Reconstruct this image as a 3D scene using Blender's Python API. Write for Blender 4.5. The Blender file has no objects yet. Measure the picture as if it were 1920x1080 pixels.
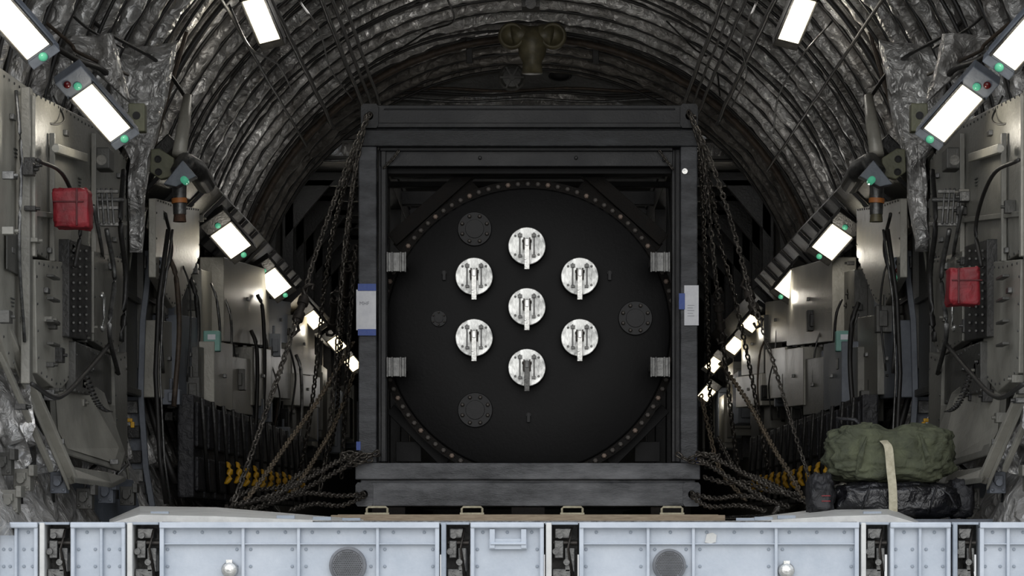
import bpy, math, random, bmesh
from mathutils import Vector, Matrix, noise
random.seed(11)
F=5230.0; CX=990.0; CY=985.0; CZ=0.05
def W(px,py,d): return Vector(((px-CX)*d/F, d, CZ+(CY-py)*d/F))
SC=bpy.context.scene
COL=SC.collection
WO={}
# ---------------------------------------------------------------- materials
def lin(c):
    r=[]
    for x in c:
        x=x/255.0
        r.append(x/12.92 if x<=0.04045 else ((x+0.055)/1.055)**2.4)
    return (r[0],r[1],r[2],1)
def M(name,c1,c2=None,rough=.5,metal=0.0,ns=6,bump=0.0,bs=25,lo=.35,hi=.7,detail=6,stretch=None,rv=.15,emit=None,es=0,spec=.5):
    m=bpy.data.materials.new(name); m.use_nodes=True
    nt=m.node_tree; N=nt.nodes; L=nt.links
    b=N['Principled BSDF']; b.inputs['Specular IOR Level'].default_value=spec
    tc=N.new('ShaderNodeTexCoord'); mp=N.new('ShaderNodeMapping')
    L.new(tc.outputs['Object'],mp.inputs['Vector'])
    if stretch: mp.inputs['Scale'].default_value=stretch
    n=N.new('ShaderNodeTexNoise'); n.inputs['Scale'].default_value=ns; n.inputs['Detail'].default_value=detail
    n.inputs['Roughness'].default_value=.65
    L.new(mp.outputs[0],n.inputs['Vector'])
    cr=N.new('ShaderNodeValToRGB'); cr.color_ramp.elements[0].position=lo; cr.color_ramp.elements[1].position=hi
    cr.color_ramp.elements[0].color=lin(c1); cr.color_ramp.elements[1].color=lin(c2 or c1)
    L.new(n.outputs['Fac'],cr.inputs[0]); L.new(cr.outputs[0],b.inputs['Base Color'])
    b.inputs['Metallic'].default_value=metal
    mr=N.new('ShaderNodeMapRange'); mr.inputs['To Min'].default_value=max(.05,rough-rv); mr.inputs['To Max'].default_value=min(1,rough+rv)
    L.new(n.outputs['Fac'],mr.inputs['Value']); L.new(mr.outputs[0],b.inputs['Roughness'])
    if bump>0:
        n2=N.new('ShaderNodeTexNoise'); n2.inputs['Scale'].default_value=bs; n2.inputs['Detail'].default_value=5
        n2.inputs['Distortion'].default_value=.6
        L.new(mp.outputs[0],n2.inputs['Vector'])
        bp=N.new('ShaderNodeBump'); bp.inputs['Strength'].default_value=bump; bp.inputs['Distance'].default_value=.03
        L.new(n2.outputs['Fac'],bp.inputs['Height']); L.new(bp.outputs[0],b.inputs['Normal'])
    if emit:
        b.inputs['Emission Color'].default_value=lin(emit); b.inputs['Emission Strength'].default_value=es
    return m
def foil_mat(name,ca,cb,bs=5,strength=.9,metal=.7,rough=.36):
    m=bpy.data.materials.new(name); m.use_nodes=True
    nt=m.node_tree; N=nt.nodes; L=nt.links; b=N['Principled BSDF']
    tc=N.new('ShaderNodeTexCoord')
    n=N.new('ShaderNodeTexNoise'); n.inputs['Scale'].default_value=bs; n.inputs['Detail'].default_value=8; n.inputs['Distortion'].default_value=1.6
    v=N.new('ShaderNodeTexVoronoi'); v.inputs['Scale'].default_value=bs*2.2; v.feature='F1'
    mixv=N.new('ShaderNodeMixRGB'); mixv.inputs[0].default_value=.12
    L.new(tc.outputs['Object'],n.inputs['Vector']); 
    L.new(tc.outputs['Object'],mixv.inputs[1]); L.new(n.outputs['Color'],mixv.inputs[2]); L.new(mixv.outputs[0],v.inputs['Vector'])
    ad=N.new('ShaderNodeMath'); ad.operation='ADD'; L.new(n.outputs['Fac'],ad.inputs[0]); 
    mu=N.new('ShaderNodeMath'); mu.operation='MULTIPLY'; mu.inputs[1].default_value=.6; L.new(v.outputs['Distance'],mu.inputs[0]); L.new(mu.outputs[0],ad.inputs[1])
    bp=N.new('ShaderNodeBump'); bp.inputs['Strength'].default_value=strength; bp.inputs['Distance'].default_value=.05
    L.new(ad.outputs[0],bp.inputs['Height']); L.new(bp.outputs[0],b.inputs['Normal'])
    n3=N.new('ShaderNodeTexNoise'); n3.inputs['Scale'].default_value=2.4; n3.inputs['Detail'].default_value=9; n3.inputs['Roughness'].default_value=.75
    L.new(tc.outputs['Object'],n3.inputs['Vector'])
    cr=N.new('ShaderNodeValToRGB'); cr.color_ramp.elements[0].position=.36; cr.color_ramp.elements[1].position=.64
    cr.color_ramp.elements[0].color=lin(ca); cr.color_ramp.elements[1].color=lin(cb)
    L.new(n3.outputs['Fac'],cr.inputs[0]); L.new(cr.outputs[0],b.inputs['Base Color'])
    b.inputs['Metallic'].default_value=metal; b.inputs['Roughness'].default_value=rough
    return m
foil=foil_mat('foil_blanket',(118,115,111),(208,206,203),5.5,1.0,.5,.34)
foil2=foil_mat('foil_bright',(148,146,143),(226,225,223),6,1.0,.55,.30)
foil_shade=foil_mat('foil_shaded',(70,67,63),(124,120,114),5,.8,.4,.42)  # silver foil with the far ribs' dimness put into its colour
blk=M('black_paint',(19,20,22),(31,32,35),.5,.0,4,.12,60,.4,.75,spec=.38)
blk_in=M('black_vessel_paint',(10,10,11),(15,15,16),.55,.0,5,.06,40,spec=.17,rv=.05)
blk_fl=M('black_flange_paint',(17,17,18),(25,25,27),.5,.0,5,.06,40,spec=.28,rv=.05)
blk_scuff=M('black_paint_scuffed',(22,24,27),(78,81,85),.5,.0,2.6,.2,40,.52,.95,10,(1,1,3),spec=.38)
blk_post=M('black_paint_post',(36,38,42),(110,112,116),.5,.0,2.4,.2,40,.42,.9,10,(1,1,3),spec=.4)
blk_worn=M('black_paint_worn',(44,46,50),(134,136,140),.5,.0,2.2,.2,40,.38,.84,10,(1,1,3),spec=.4)
rustdk=M('dark_rusty_steel',(15,14,13),(28,24,21),.7,.1,8,.3,60,spec=.2)
rust=M('rusty_steel',(48,34,26),(88,60,44),.7,.2,12,.3,60)
bolt_dk=M('dark_bolt',(40,37,35),(68,63,58),.5,.5,30)
copper=M('copper_bolt',(84,72,64),(114,98,86),.5,.4,30)
steel=M('mottled_steel',(112,113,112),(232,233,230),.34,.5,18,.15,50,.36,.62,9,(1,1,.45))
steel2=M('bright_steel',(170,170,168),(228,228,224),.3,.8,20,.1,60)
steel_dk=M('dark_steel',(70,70,70),(118,118,116),.42,.75,20,.15,50)
chainm=M('chain_steel',(54,51,48),(112,107,100),.4,.6,10,.2,60)
chainr=M('rusty_chain_steel',(76,69,58),(122,109,92),.55,.4,14,.2,60)
olive=M('olive_grey_paint',(92,91,85),(132,130,122),.42,.12,2.2,.12,30,.32,.72,10)
olive_lt=M('light_olive_grey_paint',(118,116,108),(164,161,151),.42,.12,2.2,.12,30,.32,.72,10)
olive_dk=M('dark_olive_grey_paint',(48,48,45),(80,79,75),.45,.15,3,.14,30,.32,.72,10)
grn=M('olive_green_paint',(76,77,58),(102,102,78),.5,.05,6,.1,30)
brass=M('aged_brass_paint',(64,60,44),(98,92,69),.5,.1,9,.1,30)
bluegrey=M('blue_grey_primer',(82,87,95),(110,115,123),.5,.1,4,.1,30)
ramp=M('pale_blue_grey_paint',(164,173,184),(196,202,210),.5,.05,3.2,.06,40,.3,.7,9)
ramp_d=M('mid_blue_grey_paint',(134,143,154),(162,170,179),.55,.05,5,.08,40)  # darker blue-grey for bolts, hinge covers and cleats
ventm=M('grey_vent_mesh',(92,94,98),(122,124,128),.6,.2,10,.1,40)
white=M('worn_white_paint',(186,186,184),(216,216,212),.5,.05,6,.06,40)
dark=M('dark_grey_metal',(32,32,32),(54,53,51),.45,.3,8,.2,40)
black=M('matt_black',(12,12,12),(24,24,24),.7,0,8,.1,40)
rubber=M('black_rubber',(18,17,16),(34,32,30),.55,0,8,.1,40)
brown=M('brown_grease_metal',(50,42,36),(82,70,58),.6,.2,20,.2,50)
wood=M('plywood',(140,124,104),(176,160,138),.7,0,10,.1,40,stretch=(1,8,8))
red=M('red_fabric',(92,11,20),(134,20,33),.6,0,10,.4,14)
reddk=M('dark_red_trim',(66,8,15),(86,12,20),.6,0,10,.3,14)
yellow=M('yellow_rubber',(160,118,14),(204,158,30),.5,0,8,.1,30)
bluet=M('blue_tape',(30,62,140),(44,80,160),.5,0,12,.1,30)
paper=M('white_paper',(206,208,214),(228,229,232),.7,0,12,.1,20)
green_fab=M('olive_drab_fabric',(56,60,46),(86,90,69),.85,0,9,1.0,12)
blk_fab=M('shiny_black_fabric',(10,10,12),(30,30,34),.28,0,8,1.0,11)
blk_nyl=M('black_nylon',(20,20,23),(38,38,42),.6,0,8,.7,18)
strapm=M('tan_webbing',(160,154,132),(192,186,164),.8,0,30,.2,60)
teal=M('teal_plastic',(100,148,138),(128,170,160),.5,0,6)
redlens=M('red_lens',(60,7,10),(84,11,14),.15,0,6)
greenlens=M('green_lens',(60,120,96),(90,160,130),.12,0,6,emit=(90,210,165),es=.3)
ink=M('dark_ink',(130,132,140),(150,152,160),.7)
inkd=M('black_ink',(50,52,50),(60,62,60),.7)
orange=M('orange_band',(150,90,40),(176,108,52),.5)
lampm=M('fluorescent_diffuser',(255,250,232),(255,250,232),.5,0,3,emit=(255,242,212),es=1.2)
lampf=M('bay_lamp_diffuser',(255,244,214),(255,244,214),.4,0,3,emit=(255,230,178),es=2.6)
floorm=M('bay_floor_metal',(58,58,56),(84,84,80),.5,.4,3,.15,20)
concrete=M('concrete_apron',(150,148,142),(180,178,170),.85,0,2,.1,20)
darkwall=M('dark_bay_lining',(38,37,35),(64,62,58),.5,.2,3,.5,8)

# ---------------------------------------------------------------- mesh builder
def frame_from(t,up=Vector((0,0,1))):
    t=t.normalized()
    if abs(t.dot(up))>.98: up=Vector((0,1,0)) if abs(t.y)<.9 else Vector((1,0,0))
    a=t.cross(up).normalized(); b=t.cross(a).normalized()
    return a,b
class MB:
    def __init__(s): s.v=[];s.f=[];s.mi=[];s.sm=[]
    def add(s,vs,fs,m=0,sm=False):
        o=len(s.v); s.v+= [Vector(x) for x in vs]
        for f in fs: s.f.append([i+o for i in f]); s.mi.append(m); s.sm.append(sm)
        return s
    def hexa(s,p,m=0):
        return s.add(p,[(0,3,2,1),(4,5,6,7),(0,1,5,4),(1,2,6,5),(2,3,7,6),(3,0,4,7)],m)
    def box(s,c,sz,R=None,m=0):
        c=Vector(c); x,y,z=[k/2 for k in sz]
        p=[Vector(q) for q in ((-x,-y,-z),(x,-y,-z),(x,y,-z),(-x,y,-z),(-x,-y,z),(x,-y,z),(x,y,z),(-x,y,z))]
        if R: p=[R@q for q in p]
        return s.hexa([c+q for q in p],m)
    def bb(s,a,b,m=0):
        a=Vector(a);b=Vector(b)
        return s.box((a+b)/2,[abs(b[i]-a[i]) for i in range(3)],None,m)
    def bpx(s,x0,y0,x1,y1,d0,d1,m=0):
        a=W(x0,y0,d0); b=W(x1,y1,d0)
        return s.bb((a.x,d0,a.z),(b.x,d1,b.z),m)
    def bar(s,p0,p1,w,h,up=Vector((0,0,1)),m=0):
        p0=Vector(p0);p1=Vector(p1); a,b=frame_from(p1-p0,up)
        q=[]
        for p in (p0,p1):
            for (i,j) in ((-1,-1),(1,-1),(1,1),(-1,1)): q.append(p+a*w/2*i+b*h/2*j)
        return s.hexa(q,m)
    def prism(s,pts,vec,m=0):
        n=len(pts); vec=Vector(vec)
        vs=[Vector(p) for p in pts]+[Vector(p)+vec for p in pts]
        fs=[list(range(n))[::-1],list(range(n,2*n))]+[(i,(i+1)%n,(i+1)%n+n,i+n) for i in range(n)]
        return s.add(vs,fs,m)
    def cyl(s,p0,p1,r0,r1=None,n=20,m=0,cap=True):
        r1=r0 if r1 is None else r1
        p0=Vector(p0);p1=Vector(p1); a,b=frame_from(p1-p0)
        vs=[]
        for p,r in ((p0,r0),(p1,r1)):
            for i in range(n):
                t=2*math.pi*i/n; vs.append(p+a*math.cos(t)*r+b*math.sin(t)*r)
        s.add(vs,[(i,(i+1)%n,(i+1)%n+n,i+n) for i in range(n)],m,n>8)
        if cap: s.add(vs,[list(range(n))[::-1],list(range(n,2*n))],m,False)
        return s
    def tube(s,pts,r,n=6,m=0,closed=False,flat=1.0,up=Vector((0,0,1))):
        pts=[Vector(p) for p in pts]; k=len(pts); vs=[]
        for i,p in enumerate(pts):
            if closed: t=pts[(i+1)%k]-pts[i-1]
            else: t=pts[min(i+1,k-1)]-pts[max(i-1,0)]
            a,b=frame_from(t,up)
            rr=r[i] if isinstance(r,(list,tuple)) else r
            for j in range(n):
                q=2*math.pi*(j+.5)/n; vs.append(p+a*math.cos(q)*rr+b*math.sin(q)*rr*flat)
        fs=[]
        for i in range(k if closed else k-1):
            i2=(i+1)%k
            for j in range(n): fs.append((i*n+j,i*n+(j+1)%n,i2*n+(j+1)%n,i2*n+j))
        if not closed: fs+=[list(range(n)),list(range((k-1)*n,k*n))]
        return s.add(vs,fs,m,n>4)
    def lathe(s,c,axis,prof,n=32,m=0,sm=False,caps=True):
        c=Vector(c);axis=Vector(axis).normalized();a,b=frame_from(axis); vs=[]
        for r,h in prof:
            for i in range(n):
                t=2*math.pi*i/n; vs.append(c+axis*h+a*math.cos(t)*r+b*math.sin(t)*r)
        k=len(prof); fs=[]
        for j in range(k-1):
            for i in range(n): fs.append((j*n+i,j*n+(i+1)%n,(j+1)*n+(i+1)%n,(j+1)*n+i))
        if caps: fs+=[list(range(n)),list(range((k-1)*n,k*n))]
        return s.add(vs,fs,m,sm)
    def blob(s,c,r,nu=28,nv=18,pw=.6,nz=.05,nsc=3,m=0,seed=0,pinch=0):
        c=Vector(c); vs=[]
        sg=lambda x,p: math.copysign(abs(x)**p,x)
        for j in range(nv+1):
            ph=-math.pi/2+math.pi*j/nv
            for i in range(nu):
                t=2*math.pi*i/nu
                q=Vector((sg(math.cos(ph),pw)*sg(math.cos(t),pw),sg(math.cos(ph),pw)*sg(math.sin(t),pw),sg(math.sin(ph),pw)))
                k=1+nz*noise.noise(q*nsc+Vector((seed,seed*2,0)))*2+nz*.6*noise.noise(q*nsc*2.7+Vector((seed,0,5)))*2
                pf=1-pinch*math.exp(-(q.x/.16)**2) if q.z>-.2 else 1
                vs.append(c+Vector((q.x*r[0]*k,q.y*r[1]*k*(1-(1-pf)*.5),q.z*r[2]*k*pf)))
        fs=[]
        for j in range(nv):
            for i in range(nu): fs.append((j*nu+i,j*nu+(i+1)%nu,(j+1)*nu+(i+1)%nu,(j+1)*nu+i))
        return s.add(vs,fs,m,True)
    def ob(s,name,mats,parent=None,bevel=0,label=None,cat=None,group=None,kind=None,weld=False):
        if not isinstance(mats,(list,tuple)): mats=[mats]
        xs=[v.x for v in s.v];ys=[v.y for v in s.v];zs=[v.z for v in s.v]
        o=Vector(((min(xs)+max(xs))/2,(min(ys)+max(ys))/2,min(zs)))
        me=bpy.data.meshes.new(name)
        me.from_pydata([v-o for v in s.v],[],s.f)
        for i,p in enumerate(me.polygons): p.material_index=s.mi[i]; p.use_smooth=s.sm[i]
        bm=bmesh.new(); bm.from_mesh(me)
        if weld: bmesh.ops.remove_doubles(bm,verts=bm.verts,dist=1e-5)
        bmesh.ops.recalc_face_normals(bm,faces=bm.faces); bm.to_mesh(me); bm.free()
        for m in mats: me.materials.append(m)
        ob=bpy.data.objects.new(name,me); COL.objects.link(ob)
        WO[ob.name]=o
        if parent: ob.parent=parent; ob.location=o-WO[parent.name]
        else: ob.location=o
        if bevel:
            b=ob.modifiers.new('bevel','BEVEL'); b.width=bevel; b.segments=2; b.limit_method='ANGLE'; b.harden_normals=False
        tag(ob,label,cat,group,kind)
        return ob
def tag(ob,label=None,cat=None,group=None,kind=None):
    if label: ob['label']=label
    if cat: ob['category']=cat
    if group: ob['group']=group
    if kind: ob['kind']=kind
def empty(name,loc,label,cat,group=None,kind=None):
    e=bpy.data.objects.new(name,None); COL.objects.link(e); e.location=loc; WO[e.name]=Vector(loc); e.empty_display_size=.1
    tag(e,label,cat,group,kind); return e
def catmull(pts,n=12):
    P=[pts[0]*2-pts[1]]+list(pts)+[pts[-1]*2-pts[-2]]; out=[]
    for i in range(1,len(P)-2):
        a,b,c,d=P[i-1],P[i],P[i+1],P[i+2]
        for k in range(n):
            t=k/n
            out.append(.5*((2*b)+(c-a)*t+(2*a-5*b+4*c-d)*t*t+(3*b-a-3*c+d)*t**3))
    out.append(P[-2]); return out
def text(body,size,loc,rot,mat,parent,name='lettering',ext=.001):
    cu=bpy.data.curves.new('t','FONT'); cu.body=body; cu.size=size; cu.extrude=ext; cu.align_x='CENTER'; cu.align_y='CENTER'
    t=bpy.data.objects.new('t',cu); COL.objects.link(t); bpy.context.view_layer.update()
    me=bpy.data.meshes.new_from_object(t.evaluated_get(bpy.context.evaluated_depsgraph_get()))
    bpy.data.objects.remove(t); me.materials.clear(); me.materials.append(mat)
    o=bpy.data.objects.new(name,me); COL.objects.link(o); o.parent=parent
    o.location=Vector(loc)-WO[parent.name]; o.rotation_euler=rot; WO[o.name]=Vector(loc); return o

# ---------------------------------------------------------------- camera
cam=bpy.data.cameras.new('camera'); co=bpy.data.objects.new('camera',cam); COL.objects.link(co)
co.location=(0,0,CZ); co.rotation_euler=(math.pi/2,0,0); cam.sensor_width=36; cam.lens=F/1920*36
cam.shift_x=-(CX-960)/1920; cam.shift_y=(CY-540)/1920; cam.clip_end=200
SC.camera=co
SC.view_settings.view_transform='Standard'; SC.view_settings.exposure=0

# ---------------------------------------------------------------- world and lights
w=bpy.data.worlds.new('world'); SC.world=w; w.use_nodes=True
N=w.node_tree.nodes;L=w.node_tree.links; bg=N['Background']
tc=N.new('ShaderNodeTexCoord'); sp=N.new('ShaderNodeSeparateXYZ'); L.new(tc.outputs['Generated'],sp.inputs[0])
cr=N.new('ShaderNodeValToRGB'); cr.color_ramp.elements[0].position=.0; cr.color_ramp.elements[0].color=(.55,.56,.57,1)
cr.color_ramp.elements[1].position=.6; cr.color_ramp.elements[1].color=(.84,.9,1,1)
L.new(sp.outputs['Z'],cr.inputs[0]); L.new(cr.outputs[0],bg.inputs['Color']); bg.inputs['Strength'].default_value=1.35
def light(kind,loc,energy,size=.3,col=(1,.97,.93),dirn=None):
    l=bpy.data.lights.new('sun_fill_or_fixture',kind); l.energy=energy; l.color=col
    if kind=='SUN': l.angle=size
    else: l.shadow_soft_size=size
    o=bpy.data.objects.new('sun' if kind=='SUN' else 'fill_or_fixture_light',l); COL.objects.link(o); o.location=loc
    if dirn: o.rotation_euler=Vector(dirn).to_track_quat('-Z','Y').to_euler()
    return o
light('SUN',(0,-5,12),1.35,math.radians(50),(1,.98,.95),(.05,1,-.24))
for (x,y,z,e) in ((-1.6,20.6,3.9,9),(1.6,20.6,3.9,9),(0,24.5,4.2,12),(-2.0,25.5,2.9,6),(2.0,25.5,2.9,6),(0,28.8,4.2,3),(-1.9,29,1.8,5),(1.9,29,1.8,5),(-1.8,34,1.8,5),(1.8,34,1.8,5),(0,33,3.2,2.5)):  # unseen fill points added to brighten ceiling, walls and forward bay
    light('POINT',(x,y,z),e,.2)

# ---------------------------------------------------------------- shell
R0=3.10; ZC=1.98; D0=13.8; D1=30.5; PITCH=.60
def prof(u):
    sgn=-1 if u<0 else 1; a=abs(u)
    if a<.72:
        th=a/.72*math.pi/2
        return Vector((sgn*R0*math.sin(th),0,ZC+(R0-.04)*math.cos(th)))
    k=(a-.72)/.28
    return Vector((sgn*(R0-.04*k-.46*k*k),0,ZC*(1-k)))
def pn(p): return Vector((p.x,0,p.z-ZC)).normalized() if p.z>ZC else Vector((math.copysign(1,p.x),0,0))
def shell(name,u0,u1,nu,nd):
    mb=MB(); vs=[]
    for j in range(nd+1):
        d=D0+(D1-D0)*j/nd
        for i in range(nu+1):
            u=u0+(u1-u0)*i/nu; p=prof(u); p.y=d
            ph=((d-14.35)/PITCH)%1.0
            q=Vector((u*8,d*1.4,0))
            k=-.07*math.sin(math.pi*ph)+.05*noise.noise(q*1.1)+.06*noise.noise(Vector((u*40,d*2.6,1)))+.04*noise.noise(q*7)
            vs.append(p+pn(p)*(k*.9+.05))
    fs=[(j*(nu+1)+i,j*(nu+1)+i+1,(j+1)*(nu+1)+i+1,(j+1)*(nu+1)+i) for j in range(nd) for i in range(nu)]
    mb.add(vs,fs,0,True)
    return mb.ob(name,foil,label='crumpled silver insulation blanket lining',kind='structure')
shell('ceiling',-.5,.5,200,360); shell('wall_left',-1,-.5,100,360); shell('wall_right',.5,1,100,360)
MB().bb((-2.75,14.3,-.1),(2.75,48,.06)).ob('floor',floorm,label='grey metal cargo floor',kind='structure')
MB().bb((-30,-8,-1.9),(30,60,-1.7)).ob('ground',concrete,label='concrete airfield apron',kind='structure')
fz=4.06
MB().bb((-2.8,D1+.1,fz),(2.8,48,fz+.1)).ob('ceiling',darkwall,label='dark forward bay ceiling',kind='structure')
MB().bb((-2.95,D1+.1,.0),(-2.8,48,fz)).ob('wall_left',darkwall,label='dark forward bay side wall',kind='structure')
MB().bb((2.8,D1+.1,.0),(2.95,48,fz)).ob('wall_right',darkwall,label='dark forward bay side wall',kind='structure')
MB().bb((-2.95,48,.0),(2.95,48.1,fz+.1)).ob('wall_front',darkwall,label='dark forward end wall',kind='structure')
cols=120;rows=24; vs=[]
for i in range(cols+1):
    x=-2.6+5.2*i/cols; zt=ZC+math.sqrt(max(0,(R0+.25)**2-x*x))
    for j in range(rows+1):
        zb_=fz-.02
        z=zb_+(max(zt,zb_)-zb_)*j/rows
        vs.append((x,D1+.02+.05*math.sin(x*26+.8*noise.noise(Vector((x*2,z*2,0))))*(1 if j<9 else .3)+.08*noise.noise(Vector((x*3,z*3,3))),z))
fs=[(i*(rows+1)+j,(i+1)*(rows+1)+j,(i+1)*(rows+1)+j+1,i*(rows+1)+j+1) for i in range(cols) for j in range(rows)]
MB().add(vs,fs,0,True).ob('wall_bulkhead',foil,label='foil-covered bulkhead over the forward bay',kind='structure')
mb=MB()
for s in (-1,1):
    mb.prism([(s*2.55,D1+.05,fz),(s*3.25,D1+.05,fz-.2),(s*3.25,D1+.05,0),(s*2.80,D1+.05,0),(s*2.79,D1+.05,2.8),(s*2.72,D1+.05,fz-.3),(s*2.5,D1+.05,fz-.02)],(0,.1,0))
mb.bb((-2.55,D1-.06,fz-.03),(2.55,D1+.1,fz+.02))
mb.ob('trim_bulkhead',olive_dk,label='dark jamb around the forward bay opening',kind='structure')
for i in range(8):
    mb=MB(); dd=31.6+i*1.5; mb.bb((-2.75,dd,fz-.16),(2.75,dd+.12,fz-.01))
    for s in (-1,1): mb.prism([(s*2.75,dd,fz-.1),(s*2.2,dd,fz-.1),(s*2.75,dd,fz-.75)],(0,.1,0)); mb.bb((s*2.66,dd,.9),(s*2.78,dd+.12,fz-.1))
    mb.ob('forward_frame',dark,label='dark square frame of the forward bay',cat='frame rib',group='forward bay frames')

def arc(R,d,z0a,z1a,n=60):
    out=[]
    for i in range(n+1):
        u=z0a+(z1a-z0a)*i/n; p=prof(u); q=p-pn(p)*(3.03-R); q.y=d; out.append(q)
    return out
k=0; d=14.35
while d<30.3:
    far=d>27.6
    mb=MB(); pts=arc(2.97,d,-.93,.93,240)
    pts=[p+Vector((0,.035*noise.noise(p*2.5),.0)) for p in pts]
    mb.tube(pts,[.056+.020*noise.noise(p*4)+.016*noise.noise(p*12) for p in pts],10)
    fr=mb.ob('fuselage_frame',[foil_shade if far else (foil2 if k%2 else foil)],label='curved fuselage frame rib wrapped in silver foil',cat='frame rib',group='fuselage frame ribs')
    e=arc(2.925,d+.08,-.9,.9,110); MB().tube(e,.017,5).ob('rib_gap_line',rubber,fr)  # thin dark tube drawn in for the shaded gap beside each rib
    if k%4==1:
        e=arc(2.88,d+.25,-.82,.82,80); e=[p+Vector((.04*noise.noise(p*.7),.14*noise.noise(p*.9+Vector((3,0,0))),.05*noise.noise(p*.8))) for p in e]
        MB().tube(e,.013,6).ob('cable_bundle',rubber,label='black cable bundle following the ribs',cat='cable',group='overhead cable bundles')
    d+=PITCH; k+=1
MB().tube(arc(2.83,20.25,-.95,.95,110),.026,6).ob('door_seal',rubber,label='black rubber door seal arch',cat='seal')
MB().tube(arc(2.84,27.5,-.85,.85,90),.035,6).ob('hydraulic_line',brown,label='brown hose along the ceiling arch',cat='hose')
for s in (-1,1):
    off=.0 if s<0 else .012
    for (a,rr,d0,d1) in ((.258,2.79,18.5,29.8),(.272,2.79,18.5,29.8),(.286,2.79,18.5,29.8),(.40+off*3,2.80,16,27.5),(.345-off*2,2.80,17,28)):
        pts=[]
        for i in range(30):
            dd=d0+(d1-d0)*i/29; p=prof(s*(a+off)); q=p-pn(p)*(3.05-rr); q.y=dd
            q+=Vector((.012*noise.noise(Vector((dd,a*20,s))),0,.012*noise.noise(Vector((dd*1.1,a*9,s+4)))))
            pts.append(q)
        MB().tube(pts,random.choice((.012,.016,.02)),6).ob('ceiling_cable',random.choice((rubber,rubber,dark)),label='taut black cable running along the curved ceiling',cat='cable',group='ceiling cables')
# irregular thin wires
for (P,r) in (([(560,0,20),(600,60,21.5),(620,130,24),(660,185,27)],.008),([(430,10,19),(470,90,20.5),(520,120,22),(548,170,25)],.008),([(840,0,24.5),(850,40,26),(800,60,26.5),(740,100,27)],.01),([(1250,40,25),(1300,90,26),(1340,120,26.5),(1350,180,27)],.009),([(1420,0,20),(1390,80,22),(1400,140,24),(1372,200,26)],.008),([(1560,40,19),(1500,110,21),(1460,180,23),(1450,250,25)],.008)):
    MB().tube(catmull([W(*p) for p in P],10),r,5).ob('ceiling_cable',rubber,label='thin loose wire draped under the ceiling ribs',cat='cable',group='ceiling cables')
# bulkhead details
mb=MB(); pts=[]
for i in range(31):
    x=-2.0+4*i/30; pts.append((x,30.0,.05+(985-122)*30.0/F-.13*x*x))
pl=[Vector(p) for p in pts]; low=[Vector((p.x,p.y,p.z-.24-.02*abs(p.x))) for p in pl]
for i in range(30): mb.hexa([low[i],low[i+1],low[i+1]+Vector((0,.12,0)),low[i]+Vector((0,.12,0)),pl[i],pl[i+1],pl[i+1]+Vector((0,.12,0)),pl[i]+Vector((0,.12,0))],0)
bk=mb.ob('bulkhead_beam',olive_dk,label='dark grey arched beam with oval lightening holes',cat='beam',weld=True)
for (px,py) in ((815,148),(1050,143),(1180,150),(700,168),(1285,168)):
    c=W(px,py,29.97); m2=MB(); m2.lathe(c,(0,-1,0),[(.115,-.01),(.125,.012),(.10,.012),(.095,-.005)],28,0,True); 
    for v in m2.v: v.z=c.z+(v.z-c.z)*.45
    m2.ob('oval_hole',black,bk)
for i,(py,c) in enumerate(((168,brown),(176,rubber),(188,steel_dk))):
    pts=[W(640+700*t/20,py+6*math.sin(t*.9+i)*.5,29.8-.05*i) for t in range(21)]
    MB().tube(pts,.015,6).ob('bulkhead_pipe',c,label='thin pipe running across the bulkhead',cat='pipe',group='bulkhead pipes')
for i,(x0,x1,py) in enumerate(((560,700,264),(1290,1420,264),(545,700,300),(1290,1440,300))):
    MB().tube([W(x0,py,30.1),W((x0+x1)/2,py+1,30.0),W(x1,py-2,30.1)],.018,6).ob('bulkhead_pipe',(steel_dk,rubber)[i%2],label='thin pipe running across the bulkhead',cat='pipe',group='bulkhead pipes')
for px in (880,1117):
    MB().bpx(px-6,72,px+6,118,27.6,27.66).ob('hanging_strap',rubber,label='short black strap hanging from ceiling rib',cat='strap',group='hanging straps',bevel=.005)
# duct junction
c=W(998,78,26.4); root=empty('duct_junction',c+Vector((0,0,-.35)),'olive-brown twin duct junction hanging from ceiling','duct')
mb=MB(); mb.tube([c+Vector((0,0,.10)),c+Vector((0,-.02,0)),c+Vector((0,0,-.12)),c+Vector((0,0,-.20)),c+Vector((0,0,-.30))],[.11,.14,.13,.09,.10],20); mb.ob('duct_body',brass,root)
for s in (-1,1):
    mb=MB(); q=c+Vector((s*.195,-.05,.04)); mb.tube([c+Vector((0,0,.05)),c+Vector((s*.1,-.02,.06)),q],[.09,.10,.10],14)
    mb.lathe(q,(0,-1,0),[(.07,-.14),(.12,-.08),(.13,.02),(.118,.06),(.10,.065),(.09,.02),(.03,-.01)],28,0,True); mb.ob('duct_horn',brass,root)
mb=MB(); mb.bb(c+Vector((-.26,.05,.12)),c+Vector((.26,.1,.16))); mb.ob('duct_bracket',brown,root,.006)
c=W(960,146,27.6); mb=MB(); mb.lathe(c,(0,-1,0),[(.13,0),(.135,.02),(.115,.03),(.09,.015),(.02,.02),(.0005,.02)],32,0,False)
for i in range(6):
    t=math.pi*i/3; mb.bar(c+Vector((0,-.03,0)),c+Vector((math.cos(t)*.12,-.03,math.sin(t)*.12)),.018,.02,Vector((0,1,0)))
mb.cyl(c+Vector((0,.3,0)),c+Vector((0,-.045,0)),.03); mb.ob('cable_pulley',olive_dk,label='spoked metal cable pulley below the ceiling',cat='pulley')
mb=MB(); mb.bpx(978,0,1012,12,25.2,25.5); mb.cyl(W(995,6,25.1),W(995,6,25.3),.05); mb.ob('ceiling_winch',dark,label='small dark winch mount on ceiling',cat='winch',bevel=.005)

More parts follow.
